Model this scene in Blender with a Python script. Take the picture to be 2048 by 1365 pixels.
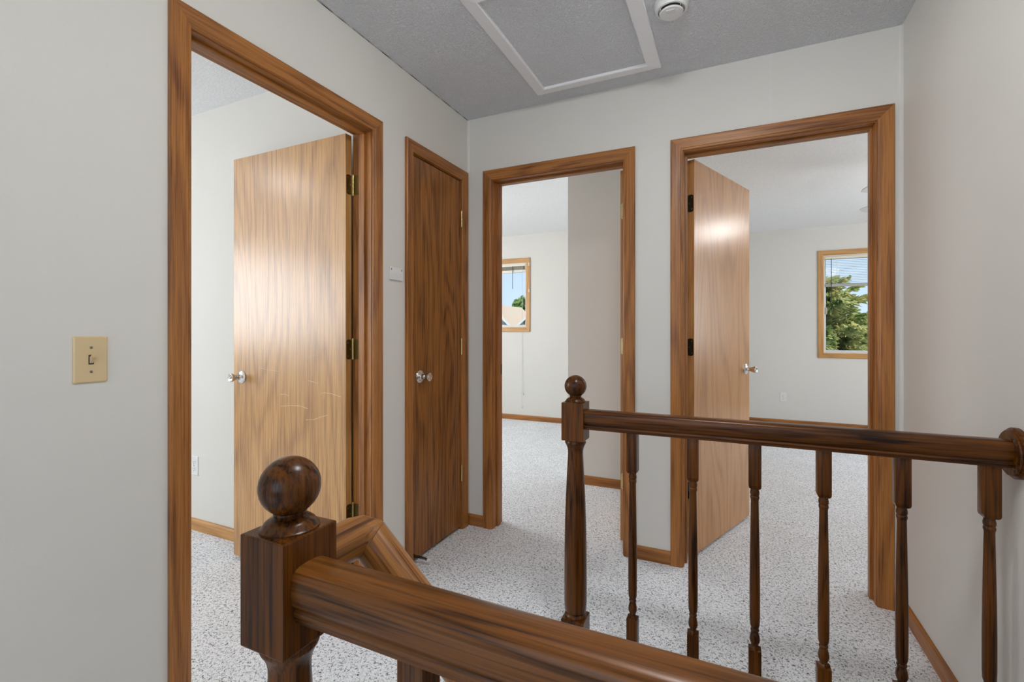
import bpy, bmesh, math, random
from mathutils import Vector, Matrix
random.seed(7)
for o in list(bpy.data.objects): bpy.data.objects.remove(o)
SC = bpy.context.scene
COL = SC.collection
R = math.radians

# ------------------------------------------------------------------ camera, sky, sun, large lights, exposure
cam_d = bpy.data.cameras.new('camera'); cam = bpy.data.objects.new('camera', cam_d); COL.objects.link(cam)
cam.location = (1.4459, -2.458, 1.1615); cam.rotation_euler = (R(90), 0, 0.4386)
cam_d.sensor_fit = 'HORIZONTAL'; cam_d.sensor_width = 36; cam_d.lens = 938.98/2048*36
cam_d.shift_y = (664.24-682.5)/2048; cam_d.clip_start = .02
SC.camera = cam
vs = SC.view_settings
vs.view_transform = 'Standard'; vs.look = 'None'; vs.gamma = 1; vs.use_curve_mapping = False
vs.exposure = 0.4

W = bpy.data.worlds.new('sky'); SC.world = W; W.use_nodes = True
wn = W.node_tree; wn.nodes.clear()
w_out = wn.nodes.new('ShaderNodeOutputWorld'); w_bg = wn.nodes.new('ShaderNodeBackground')
w_tc = wn.nodes.new('ShaderNodeTexCoord'); w_sep = wn.nodes.new('ShaderNodeSeparateXYZ'); w_r = wn.nodes.new('ShaderNodeValToRGB')
wn.links.new(w_tc.outputs['Generated'], w_sep.inputs[0]); wn.links.new(w_sep.outputs['Z'], w_r.inputs[0])
w_r.color_ramp.elements[0].position = 0.0; w_r.color_ramp.elements[0].color = (.66, .83, 1, 1)
w_r.color_ramp.elements[1].position = .55; w_r.color_ramp.elements[1].color = (.30, .55, .98, 1)
wn.links.new(w_r.outputs[0], w_bg.inputs[0]); w_bg.inputs[1].default_value = .80
wn.links.new(w_bg.outputs[0], w_out.inputs[0])

def light(name, kind, loc, rot, energy, color=(1, 1, 1), size=None, size_y=None, shape=None):
    d = bpy.data.lights.new(name, kind); d.energy = energy; d.color = color
    if kind == 'AREA':
        d.shape = shape or 'RECTANGLE'; d.size = size
        if d.shape in ('RECTANGLE', 'ELLIPSE'): d.size_y = size_y
    o = bpy.data.objects.new(name, d); COL.objects.link(o); o.location = loc; o.rotation_euler = rot
    return o
sun = light('sun', 'SUN', (0, -10, 20), (0, 0, 0), 3.0, (1, .95, .86)); sun.data.angle = R(.6)
sun.rotation_euler = Vector((-.45, .62, -.8)).to_track_quat('-Z', 'Y').to_euler()
# area lights out of view: left bedroom window daylight, the others added fill
DAY = (.945, .975, 1)
light('hall_fill_light', 'AREA', (1.05, -4.66, 1.45), (R(90), 0, 0), 10, DAY, 1.7, 1.5)              # added fill from behind the viewer, facing +y
light('left_bedroom_window_daylight', 'AREA', (-3.57, -3.40, 1.55), (R(100), 0, R(-90)), 52, DAY, 2.3, 1.1)   # facing +x
light('middle_bedroom_fill_light', 'AREA', (-2.87, 1.0, 1.6), (R(100), 0, R(-90)), 42, DAY, 1.4, 1.1)   # added fill for far wall and closet wall, facing +x
light('right_bedroom_fill_light', 'AREA', (4.70, 2.2, 1.5), (R(108), 0, R(90)), 32, DAY, 1.6, 1.2)       # added fill for the right bedroom, facing -x

# ------------------------------------------------------------------ materials
MATS = {}
def newmat(name):
    m = bpy.data.materials.new(name); m.use_nodes = True
    nt = m.node_tree; b = nt.nodes['Principled BSDF']; MATS[name] = m
    return m, nt, b
def plain(name, col, rough=.5, metal=0, spec=.5, coat=0):
    m, nt, b = newmat(name)
    n = nt.nodes.new('ShaderNodeTexNoise'); n.inputs['Scale'].default_value = 30
    mx = nt.nodes.new('ShaderNodeMixRGB'); mx.inputs[1].default_value = (*[c*.97 for c in col], 1); mx.inputs[2].default_value = (*[min(1, c*1.03) for c in col], 1)
    nt.links.new(n.outputs['Fac'], mx.inputs[0]); nt.links.new(mx.outputs[0], b.inputs['Base Color'])
    b.inputs['Roughness'].default_value = rough; b.inputs['Metallic'].default_value = metal
    b.inputs['Specular IOR Level'].default_value = spec; b.inputs['Coat Weight'].default_value = coat
    return m
def bump(nt, b, height_socket, strength, dist):
    bp = nt.nodes.new('ShaderNodeBump'); bp.inputs['Strength'].default_value = strength; bp.inputs['Distance'].default_value = dist
    nt.links.new(height_socket, bp.inputs['Height']); nt.links.new(bp.outputs[0], b.inputs['Normal'])
def ramp(nt, sock, stops):
    r = nt.nodes.new('ShaderNodeValToRGB'); cr = r.color_ramp
    cr.elements[0].position, cr.elements[0].color = stops[0][0], (*stops[0][1], 1)
    cr.elements[1].position, cr.elements[1].color = stops[-1][0], (*stops[-1][1], 1)
    for p, c in stops[1:-1]:
        e = cr.elements.new(p); e.color = (*c, 1)
    nt.links.new(sock, r.inputs[0]); return r.outputs[0]
def noise(nt, vec, scale, detail=3, rough=.5, dist=0):
    n = nt.nodes.new('ShaderNodeTexNoise'); n.inputs['Scale'].default_value = scale; n.inputs['Detail'].default_value = detail
    n.inputs['Roughness'].default_value = rough; n.inputs['Distortion'].default_value = dist
    if vec is not None: nt.links.new(vec, n.inputs['Vector'])
    return n.outputs['Fac']
def math_node(nt, op, a, b=None):
    n = nt.nodes.new('ShaderNodeMath'); n.operation = op
    for i, v in ((0, a), (1, b)):
        if v is None: continue
        if isinstance(v, (int, float)): n.inputs[i].default_value = v
        else: nt.links.new(v, n.inputs[i])
    return n.outputs[0]
def objcoord(nt):
    return nt.nodes.new('ShaderNodeTexCoord').outputs['Object']

def wall_mat(name, col):
    m, nt, b = newmat(name); v = objcoord(nt)
    c = ramp(nt, noise(nt, v, 1.3, 3), [(.3, [x*.975 for x in col]), (.7, col)])
    nt.links.new(c, b.inputs['Base Color']); b.inputs['Roughness'].default_value = .55; b.inputs['Specular IOR Level'].default_value = .3
    bump(nt, b, noise(nt, v, 170, 3), .12, .003)
    return m
def ceiling_mat(name, col, sc=95, st=.55):
    m, nt, b = newmat(name); v = objcoord(nt)
    nt.links.new(ramp(nt, noise(nt, v, sc*1.4, 2), [(.25, [x*.9 for x in col]), (.6, col)]), b.inputs['Base Color'])
    b.inputs['Roughness'].default_value = .6; b.inputs['Specular IOR Level'].default_value = .35
    h = ramp(nt, noise(nt, v, sc, 4, .6, .4), [(.42, (0, 0, 0)), (.68, (1, 1, 1))])
    bump(nt, b, h, st, .008)
    return m
def carpet_mat(name):
    m, nt, b = newmat(name); v = objcoord(nt)
    a = noise(nt, v, 120, 2.5, .75, 1.0); big = noise(nt, v, 4.5, 4)
    c1 = ramp(nt, a, [(.34, (.06, .063, .07)), (.42, (.48, .495, .52)), (.475, (.90, .92, .95)), (.55, (.97, .98, .99))])
    c2 = ramp(nt, big, [(.3, (.92, .92, .92)), (.7, (1, 1, 1))])
    mx = nt.nodes.new('ShaderNodeMixRGB'); mx.blend_type = 'MULTIPLY'; mx.inputs[0].default_value = 1
    nt.links.new(c1, mx.inputs[1]); nt.links.new(c2, mx.inputs[2]); nt.links.new(mx.outputs[0], b.inputs['Base Color'])
    b.inputs['Roughness'].default_value = .95; b.inputs['Specular IOR Level'].default_value = .1
    b.inputs['Sheen Weight'].default_value = .15
    bump(nt, b, a, .5, .008)
    return m
def wood(name, light_c, dark_c, axis, rings=11, ring_scale=3.2, stretch=.28, ring_mix=.5, pore_mix=.5, rough=.36, coat=0.0, pore_scale=260, blotch=.25, spec=.45):
    m, nt, b = newmat(name); v = objcoord(nt)
    rnd = nt.nodes.new('ShaderNodeObjectInfo').outputs['Random']
    off = math_node(nt, 'MULTIPLY', rnd, 37.0)
    cmb = nt.nodes.new('ShaderNodeCombineXYZ')
    for i in range(3): nt.links.new(off, cmb.inputs[i])
    add = nt.nodes.new('ShaderNodeVectorMath'); add.operation = 'ADD'
    nt.links.new(v, add.inputs[0]); nt.links.new(cmb.outputs[0], add.inputs[1])
    def mapped(s):
        mp = nt.nodes.new('ShaderNodeMapping'); nt.links.new(add.outputs[0], mp.inputs['Vector'])
        sc = [1, 1, 1]; sc['XYZ'.index(axis)] = s; mp.inputs['Scale'].default_value = sc
        return mp.outputs[0]
    # growth rings: contours of a broad field elongated along the grain, jagged by fine fibres
    n1 = noise(nt, mapped(stretch), ring_scale, 1.5, .4, .1)
    jit = noise(nt, mapped(.035), 90, 2, .6)
    ph = math_node(nt, 'ADD', math_node(nt, 'MULTIPLY', n1, rings*6.283), math_node(nt, 'MULTIPLY', jit, 3.4))
    rg = math_node(nt, 'ADD', math_node(nt, 'MULTIPLY', math_node(nt, 'SINE', ph), .5), .5)
    rg = math_node(nt, 'POWER', rg, 2.6)
    def bw(sock, lo, hi):
        p = nt.nodes.new('ShaderNodeRGBToBW'); nt.links.new(ramp(nt, sock, [(lo, (0, 0, 0)), (hi, (1, 1, 1))]), p.inputs[0]); return p.outputs[0]
    po = bw(noise(nt, mapped(.022), pore_scale, 2, .55), .49, .61)
    po2 = bw(noise(nt, mapped(.016), pore_scale*.42, 2, .6), .44, .64)
    bl = noise(nt, mapped(.3), 5, 2)
    pm = math_node(nt, 'ADD', math_node(nt, 'MULTIPLY', po, .55), math_node(nt, 'MULTIPLY', po2, .45))
    f = math_node(nt, 'ADD', math_node(nt, 'MULTIPLY', rg, ring_mix), math_node(nt, 'MULTIPLY', pm, pore_mix))
    f = math_node(nt, 'ADD', f, math_node(nt, 'MULTIPLY', math_node(nt, 'SUBTRACT', bl, .5), blotch*2))
    cl = nt.nodes.new('ShaderNodeClamp'); nt.links.new(f, cl.inputs[0])
    mx = nt.nodes.new('ShaderNodeMixRGB'); mx.inputs[1].default_value = (*light_c, 1); mx.inputs[2].default_value = (*dark_c, 1)
    nt.links.new(cl.outputs[0], mx.inputs[0]); nt.links.new(mx.outputs[0], b.inputs['Base Color'])
    b.inputs['Roughness'].default_value = rough; b.inputs['Coat Weight'].default_value = coat; b.inputs['Coat Roughness'].default_value = .24
    b.inputs['Specular IOR Level'].default_value = spec
    bump(nt, b, pm, -.15, .001)
    return m
def glass_mat(name):
    m, nt, b = newmat(name); nt.nodes.remove(b)
    t = nt.nodes.new('ShaderNodeBsdfTransparent'); g = nt.nodes.new('ShaderNodeBsdfGlossy'); g.inputs['Roughness'].default_value = .02
    mx = nt.nodes.new('ShaderNodeMixShader'); mx.inputs[0].default_value = .006
    nt.links.new(t.outputs[0], mx.inputs[1]); nt.links.new(g.outputs[0], mx.inputs[2])
    nt.links.new(mx.outputs[0], nt.nodes['Material Output'].inputs[0]); return m
def glow_mat(name, col, st):
    m, nt, b = newmat(name)
    b.inputs['Base Color'].default_value = (.9, .9, .88, 1); b.inputs['Emission Color'].default_value = (*col, 1); b.inputs['Emission Strength'].default_value = st
    return m

WALL = wall_mat('wall_paint', (.735, .712, .665))
CEIL = ceiling_mat('hall_ceiling_texture', (.87, .885, .915), 115, .72)
CEIL2 = ceiling_mat('bedroom_ceiling_texture', (.93, .94, .955), 95, .3)
CARPET = carpet_mat('grey_carpet')
CAS = {a: wood('oak_trim_'+a, (.42, .165, .036), (.13, .038, .007), a, rings=7, ring_scale=7, stretch=.10, ring_mix=.42, pore_mix=.62, rough=.38) for a in 'XYZ'}
LCAS = {a: wood('light_oak_trim_'+a, (.60, .32, .11), (.32, .14, .036), a, rings=6, ring_scale=7, stretch=.10, ring_mix=.4, pore_mix=.5) for a in 'XYZ'}
DOORL = wood('light_oak_door', (.61, .325, .105), (.26, .105, .024), 'Z', rings=18, ring_scale=2.6, stretch=.19, ring_mix=.34, pore_mix=.68, rough=.37, blotch=.15, spec=.6, coat=.6)
DOORM = wood('honey_oak_door', (.60, .30, .105), (.32, .125, .033), 'Z', rings=16, ring_scale=2.6, stretch=.19, ring_mix=.36, pore_mix=.55, rough=.27, blotch=.12, spec=.7)
DOORD = wood('dark_oak_door', (.36, .140, .026), (.075, .022, .004), 'Z', rings=9, ring_scale=7, stretch=.11, ring_mix=.42, pore_mix=.75, rough=.36)
DARK = {a: wood('dark_stained_oak_'+a, (.125, .039, .0045), (.016, .0045, .0009), a, rings=6, ring_scale=16, stretch=.09, ring_mix=.42, pore_mix=.7, rough=.27, coat=.0, blotch=.45, spec=.27) for a in 'XYZ'}
WORN = wood('worn_dark_oak_rail', (.185, .064, .010), (.020, .0055, .001), 'X', rings=6, ring_scale=14, stretch=.09, ring_mix=.40, pore_mix=.7, rough=.30, blotch=.6, spec=.33)
WARM = wood('worn_oak_handrail', (.40, .17, .042), (.11, .034, .007), 'X', rings=6, ring_scale=16, stretch=.08, ring_mix=.4, pore_mix=.7, rough=.3, coat=.0, spec=.4)
WARMY = wood('worn_oak_handrail_return', (.33, .135, .033), (.07, .022, .005), 'Y', rings=6, ring_scale=16, stretch=.08, ring_mix=.45, pore_mix=.75, rough=.3, coat=.0, spec=.4)
WHITE = plain('white_plastic', (.78, .78, .77), .4)
HATCHW = plain('white_hatch_frame', (.90, .90, .91), .4)
WHITEP = plain('white_painted_trim', (.74, .74, .74), .45)
CREAM = plain('cream_vinyl', (.80, .74, .62), .45)
ALMOND = plain('almond_plastic', (.70, .53, .30), .28)
BRASS = plain('antique_brass', (.19, .13, .045), .38, 1)
BRASSL = plain('bright_brass', (.62, .48, .20), .3, 1)
DBRASS = plain('dark_bronze', (.045, .036, .02), .45, .7)
CHROME = plain('polished_nickel', (.72, .70, .68), .14, 1)
SCREW = plain('steel_screw', (.4, .37, .32), .35, 1)
SCRATCH = plain('bare_scratched_wood', (.86, .70, .48), .6)
BLACK = plain('black_rubber', (.02, .02, .02), .5)
SLOT = plain('dark_slot', (.05, .045, .04), .7)
CORD = plain('white_cord', (.72, .72, .70), .6)
GREYRAIL = plain('grey_blind_rail', (.42, .41, .38), .6)
GLASS = glass_mat('window_glass')
SHINGLE = plain('tan_shingles', (.60, .47, .33), .85)
SIDING = plain('grey_siding', (.26, .32, .38), .7)
FASCIA = plain('white_fascia', (.75, .75, .73), .6)
GRASS = plain('lawn', (.10, .19, .045), .9)
BARK = plain('spruce_bark', (.16, .10, .06), .9)
def leaf_mat(name, c1, c2, sc=3):
    m, nt, b = newmat(name)
    nt.links.new(ramp(nt, noise(nt, objcoord(nt), sc, 3), [(.35, c1), (.65, c2)]), b.inputs['Base Color'])
    b.inputs['Roughness'].default_value = .7
    tr = nt.nodes.new('ShaderNodeBsdfTranslucent'); mx = nt.nodes.new('ShaderNodeMixShader'); mx.inputs[0].default_value = .35
    nt.links.new(b.inputs['Base Color'].links[0].from_socket, tr.inputs[0])
    nt.links.new(b.outputs[0], mx.inputs[1]); nt.links.new(tr.outputs[0], mx.inputs[2]); nt.links.new(mx.outputs[0], nt.nodes['Material Output'].inputs[0])
    return m
NEEDLE = leaf_mat('spruce_needles', (.24, .34, .09), (.85, .78, .36), 4.5)
LEAF = leaf_mat('tree_leaves', (.10, .22, .045), (.28, .42, .11), .6)

# ------------------------------------------------------------------ mesh helpers
def link(name, me, mat, parent=None):
    o = bpy.data.objects.new(name, me); COL.objects.link(o)
    if mat is not None and not me.materials: me.materials.append(mat)
    if parent: o.parent = parent
    return o
def fin(name, bm, mat, parent=None, smooth=False, recalc=True):
    if recalc: bmesh.ops.recalc_face_normals(bm, faces=bm.faces)
    me = bpy.data.meshes.new(name); bm.to_mesh(me); bm.free()
    if smooth:
        me.polygons.foreach_set('use_smooth', [True]*len(me.polygons))
        try: me.set_sharp_from_angle(angle=R(35))
        except Exception: pass
    return link(name, me, mat, parent)
def empty(name, loc=(0, 0, 0), rz=0, parent=None):
    o = bpy.data.objects.new(name, None); COL.objects.link(o); o.location = loc; o.rotation_euler = (0, 0, rz)
    o.empty_display_size = .1
    if parent: o.parent = parent
    return o
def tag(o, label=None, cat=None, group=None, kind=None):
    if label: o['label'] = label
    if cat: o['category'] = cat
    if group: o['group'] = group
    if kind: o['kind'] = kind
    return o
def abox(bm, a, b, bev=0):
    x0, x1 = sorted((a[0], b[0])); y0, y1 = sorted((a[1], b[1])); z0, z1 = sorted((a[2], b[2]))
    vs_ = [bm.verts.new(p) for p in ((x0, y0, z0), (x1, y0, z0), (x1, y1, z0), (x0, y1, z0), (x0, y0, z1), (x1, y0, z1), (x1, y1, z1), (x0, y1, z1))]
    fs = [bm.faces.new([vs_[i] for i in f]) for f in ((0, 3, 2, 1), (4, 5, 6, 7), (0, 1, 5, 4), (1, 2, 6, 5), (2, 3, 7, 6), (3, 0, 4, 7))]
    if bev:
        es = list({e for f in fs for e in f.edges})
        bmesh.ops.bevel(bm, geom=es, offset=bev, segments=2, affect='EDGES', profile=.6)
def box(name, a, b, mat, parent=None, bev=0):
    bm = bmesh.new(); abox(bm, a, b, bev); return fin(name, bm, mat, parent)
def alathe(bm, prof, c=(0, 0, 0), axis='Z', seg=32):
    c = Vector(c); rings = []
    for r, h in prof:
        ring = []
        if r < 1e-6:
            p = Vector((0, 0, h)); ring = [p]
        else:
            ring = [Vector((r*math.cos(2*math.pi*i/seg), r*math.sin(2*math.pi*i/seg), h)) for i in range(seg)]
        out = []
        for p in ring:
            if axis == 'X': p = Vector((p.z, p.x, p.y))
            elif axis == 'Y': p = Vector((p.x, p.z, p.y))
            out.append(bm.verts.new(p + c))
        rings.append(out)
    for a, b in zip(rings, rings[1:]):
        if len(a) == 1 and len(b) == 1: continue
        for i in range(seg):
            j = (i+1) % seg
            if len(a) == 1: bm.faces.new((a[0], b[i], b[j]))
            elif len(b) == 1: bm.faces.new((a[i], a[j], b[0]))
            else: bm.faces.new((a[i], a[j], b[j], b[i]))
    for rg in (rings[0], rings[-1]):
        if len(rg) > 2: bm.faces.new(rg)
def lathe(name, prof, mat, parent=None, c=(0, 0, 0), axis='Z', seg=32):
    bm = bmesh.new(); alathe(bm, prof, c, axis, seg); return fin(name, bm, mat, parent, True)
def aprism(bm, poly, p0, p1):
    """poly: list of 3D offsets; swept from p0 to p1 (each p a function or vector offset)."""
    a = [bm.verts.new(Vector(q)+Vector(p0)) for q in poly]; b = [bm.verts.new(Vector(q)+Vector(p1)) for q in poly]
    n = len(poly)
    for i in range(n): bm.faces.new((a[i], a[(i+1) % n], b[(i+1) % n], b[i]))
    bm.faces.new(a); bm.faces.new(b)
def rounded_rect(w, h, r, n=4):
    pts = []
    for cx, cy, a0 in ((w/2-r, h/2-r, 0), (-w/2+r, h/2-r, 90), (-w/2+r, -h/2+r, 180), (w/2-r, -h/2+r, 270)):
        for k in range(n+1):
            a = R(a0+90*k/n); pts.append((cx+r*math.cos(a), cy+r*math.sin(a)))
    return pts
def tube(bm, pts, r, seg=8):
    prev = None
    for i, p in enumerate(pts):
        p = Vector(p); d = (Vector(pts[min(i+1, len(pts)-1)])-Vector(pts[max(i-1, 0)])).normalized()
        up = Vector((0, 0, 1)) if abs(d.z) < .9 else Vector((1, 0, 0))
        s = d.cross(up).normalized(); t = d.cross(s)
        rr = r[i] if isinstance(r, (list, tuple)) else r
        ring = [bm.verts.new(p+s*rr*math.cos(2*math.pi*k/seg)+t*rr*math.sin(2*math.pi*k/seg)) for k in range(seg)]
        if prev:
            for k in range(seg): bm.faces.new((prev[k], prev[(k+1) % seg], ring[(k+1) % seg], ring[k]))
        else: bm.faces.new(ring)
        prev = ring
    bm.faces.new(prev)

# ------------------------------------------------------------------ plan dimensions (metres)
H = 2.44; ZI = 2.0547; CW = .0593          # ceiling, casing opening height, casing width
XR = 2.0869                                 # right hall wall
TL, TB = .10, .115                          # wall thicknesses
D1 = (-1.610, -.839)                        # left bedroom door (y range of casing opening)
DC = (-.551, -.083)                         # closet door
D2 = (.168, .9345)                          # middle bedroom door (x range)
D3 = (1.2275, 1.9995)                       # right bedroom door
LBY = -.749                                 # left bedroom wall seen through the door
R2Y = 3.205; R3Y = 4.30; BUMPY = 1.025; BUMPX = .292
R3X0 = 1.12; R3X1 = 4.75; R2X0 = -2.92; LBX0 = -3.62; LBY0 = -5.1; HY0 = -4.70

# ------------------------------------------------------------------ setting: floor, ceilings, walls
bm = bmesh.new()
SW = (.955, XR, -1.99, -.915)               # stairwell hole
for x0, x1, y0, y1 in ((LBX0-.1, SW[0], HY0-.1, R3Y+.1), (SW[0], R3X1+.1, SW[3], R3Y+.1), (SW[0], R3X1+.1, HY0-.1, SW[2]), (SW[1], R3X1+.1, SW[2], SW[3])):
    abox(bm, (x0, y0, -.24), (x1, y1, 0))
tag(fin('floor', bm, CARPET), 'speckled light grey pile carpet running through hall and bedrooms', 'floor', kind='structure')
tag(box('ceiling', (-.05, HY0-.1, H), (XR+.05, .05, H+.06), CEIL), 'grey textured hall ceiling around the attic hatch', 'ceiling', kind='structure')
bm = bmesh.new()
abox(bm, (LBX0-.1, LBY0-.1, H), (-.05, LBY+.05, H+.06)); abox(bm, (LBX0-.1, LBY+.05, H), (-.05, R3Y+.1, H+.06)); abox(bm, (-.05, .05, H), (R3X1+.1, R3Y+.1, H+.06))
tag(fin('ceiling', bm, CEIL2), 'white textured ceilings of the bedrooms beyond the doors', 'ceiling', kind='structure')
tag(box('roof_deck', (LBX0-.3, HY0-.3, H+.2), (R3X1+.3, R3Y+.3, H+.3), SHINGLE), 'roof deck above the ceilings, out of sight', 'roof', kind='structure')

def wall_with_holes(name, mapf, u0, u1, n0, n1, holes, label, mat=WALL, z0=0, z1=H):
    """wall slab in (u, n, z); holes = (ua, ub, za, zb)"""
    bm = bmesh.new()
    us = sorted({u0, u1, *[h[0] for h in holes], *[h[1] for h in holes]})
    for a, b in zip(us, us[1:]):
        hs = sorted([h for h in holes if h[0] <= a+1e-6 and h[1] >= b-1e-6], key=lambda h: h[2])
        z = z0
        for h in hs:
            if h[2] > z+1e-6: abox(bm, mapf(a, n0, z), mapf(b, n1, h[2]))
            z = h[3]
        if z < z1-1e-6: abox(bm, mapf(a, n0, z), mapf(b, n1, z1))
    return tag(fin(name, bm, mat), label, 'wall', kind='structure')
mapL = lambda u, n, z: (n, u, z)            # left hall wall: u = y, n = +x into the hall
mapB = lambda u, n, z: (u, -n, z)           # back hall wall: u = x, n = -y into the hall
J = .022                                    # jamb thickness and shim
def hole(d): return (d[0]-J+.003, d[1]+J-.003, 0, ZI+J)
wall_with_holes('wall_left', mapL, HY0, 0, -TL, 0, [hole(D1), hole(DC)], 'off-white hall wall holding the light switch and two doorways')
wall_with_holes('wall_back', mapB, -TL, XR, -TB, 0, [hole(D2), hole(D3)], 'off-white end wall of the hall with two open doorways')
box_r = box('wall_right', (XR, HY0, -2.6), (XR+.1, 0, H), WALL); tag(box_r, 'off-white right hall wall beside the stair railing', 'wall', kind='structure')
wall_with_holes('wall_front', mapB, -.1, XR+.1, -HY0, -HY0+.1, [(.15, 1.95, .65, 2.25)], 'hall wall behind the viewer with an added wide window')
# left bedroom
tag(box('wall_left_bedroom_side', (LBX0, LBY, 0), (-TL, LBY+.1, H), WALL), 'pale wall inside left bedroom behind the open light oak door', 'wall', kind='structure')
wall_with_holes('wall_left_bedroom_window', mapL, LBY0, LBY, LBX0-.1, LBX0, [(-4.65, -2.15, .95, 2.15)], 'left bedroom window wall, out of view')
tag(box('wall_left_bedroom_rear', (LBX0, LBY0-.1, 0), (-TL, LBY0, H), WALL), 'rear wall of left bedroom, out of view', 'wall', kind='structure')
# closet behind the narrow door
tag(box('wall_closet', (-.72, LBY+.1, 0), (-.66, TB-.005, H), WALL), 'inner wall of the narrow linen closet', 'wall', kind='structure')
# middle bedroom
wall_with_holes('wall_middle_bedroom_far', mapB, R2X0, R3X0, -R2Y-.12, -R2Y, [(-1.90, -1.005, 1.222, 2.075)], 'bright far wall of middle bedroom with wood-cased window')
wall_with_holes('wall_middle_bedroom_left', mapL, TB, R2Y, R2X0-.1, R2X0, [(.25, 1.75, 1.0, 2.2)], 'left wall of middle bedroom, out of view')
tag(box('wall_middle_bedroom_near', (R2X0, TB-.1, 0), (-TL, TB, H), WALL), 'near wall of middle bedroom, out of view', 'wall', kind='structure')
tag(box('wall_middle_bedroom_closet', (BUMPX, BUMPY, 0), (R3X0-.12, R2Y, H), WALL), 'grey-white closet wall jutting into middle bedroom', 'wall', kind='structure')
# right bedroom
wall_with_holes('wall_right_bedroom_left', mapL, TB, R3Y, R3X0-.12, R3X0, [(1.0, 2.4, 0, 2.06)], 'left wall of right bedroom behind the open honey oak door')
wall_with_holes('wall_right_bedroom_far', mapB, R3X0-.12, R3X1, -R3Y-.12, -R3Y, [(2.448, 3.55, .905, 2.086)], 'far wall of right bedroom with window showing a spruce')
wall_with_holes('wall_right_bedroom_right', mapL, 0, R3Y, R3X1, R3X1+.1, [(1.35, 3.05, .85, 2.15)], 'right wall of right bedroom, out of view')
tag(box('wall_right_bedroom_near', (XR, 0, 0), (R3X1, TB, H), WALL), 'near wall of right bedroom, out of view', 'wall', kind='structure')
# stairwell shaft
bm = bmesh.new()
abox(bm, (SW[0]-.1, SW[2]-.08, -2.6), (SW[1], SW[2], -.001)); abox(bm, (SW[0]-.1, SW[3], -2.6), (SW[1], SW[3]+.08, -.001)); abox(bm, (SW[0]-.1, SW[2], -2.6), (SW[0]-.02, SW[3], -.001))
tag(fin('wall_stairwell', bm, WALL), 'stairwell walls below the hall floor', 'wall', kind='structure')
st = tag(empty('staircase', (SW[0], SW[2], -2.6)), 'carpeted stairs dropping to the right behind the near railing', 'stairs', kind='structure')
for k in range(5):
    z = -.19*(k+1); x = SW[0]-.02+.215*k
    o = box('stair_step', (x-SW[0], 0.001, z+2.6-.19), (min(x+.235, XR)-SW[0], SW[3]-SW[2]-.001, z+2.6), CARPET, st, .012)
box('landing', (1.0, .001, 0.02), (XR-SW[0], SW[3]-SW[2]-.001, 2.6-.19*6), CARPET, st)
# one faint vertical joint in the back wall above the right doorway, and corner beads
tag(box('trim_joint', (1.604, -.0012, ZI+CW+.001), (1.607, 0, H-.003), WHITEP), 'faint vertical wall joint above the right doorway', 'trim', kind='structure')
bm = bmesh.new(); aprism(bm, [(0, 0, 0), (.012, 0, 0), (.004, -.004, 0), (0, -.012, 0)], (0, 0, .066), (0, 0, H-.001))
tag(fin('trim_corner', bm, WALL), 'thin off-white corner strip beside the closet casing', 'trim', kind='structure')
bm = bmesh.new(); aprism(bm, [(0, 0, 0), (-.014, 0, 0), (-.005, -.005, 0), (0, -.014, 0)], (XR, 0, .066), (XR, 0, H-.001))
tag(fin('trim_corner', bm, WALL), 'thin off-white corner strip right of the right doorway', 'trim', kind='structure')

GRIME = newmat('ceiling_joint_dirt'); _m, _nt, _b = GRIME
_nt.links.new(ramp(_nt, noise(_nt, objcoord(_nt), 14, 4, .7), [(.42, (.10, .09, .07)), (.60, (.55, .54, .52))]), _b.inputs['Base Color'])
tag(box('trim_ceiling_joint', (0, HY0+.01, H-.0035), (.0025, -.001, H), _m), 'thin dirty crack where left hall wall meets the ceiling', 'trim', kind='structure')
# ------------------------------------------------------------------ door frames
CP = [(0, 0), (0, .0085), (.003, .0115), (.009, .0125), (.012, .0145), (CW-.010, .0165), (CW-.004, .0165), (CW, .013), (CW, 0)]
def casing(mapf, d, n_base, sgn, par, mats, cw0=CW, cw1=CW, zi=ZI, name=('casing_side', 'casing_head'), zb=0, bottom=False):
    """three (or four) mitred boards round the opening; sgn = direction of the wall face along n"""
    def pt(w, dep, cornr):
        s0, s1 = w*cw0/CW, w*cw1/CW
        u = d[0]-s0 if cornr in (0, 1) else d[1]+s1
        if cornr in (0, 3): z = (zb - w) if bottom else zb
        else: z = zi+w
        return mapf(u, n_base+sgn*dep, z)
    segs = [(0, 1, 0, 'Z'), (1, 2, 1, None), (3, 2, 0, 'Z')] + ([(0, 3, 1, None)] if bottom else [])
    hx = 'Y' if mapf is mapL else 'X'
    for a, b, kind, ax in segs:
        bm = bmesh.new()
        va = [bm.verts.new(pt(w, dep, a)) for w, dep in CP]; vb = [bm.verts.new(pt(w, dep, b)) for w, dep in CP]
        n = len(CP)
        for i in range(n): bm.faces.new((va[i], va[(i+1) % n], vb[(i+1) % n], vb[i]))
        bm.faces.new(va); bm.faces.new(vb)
        fin(name[kind], bm, mats[ax or hx], par)
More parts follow.
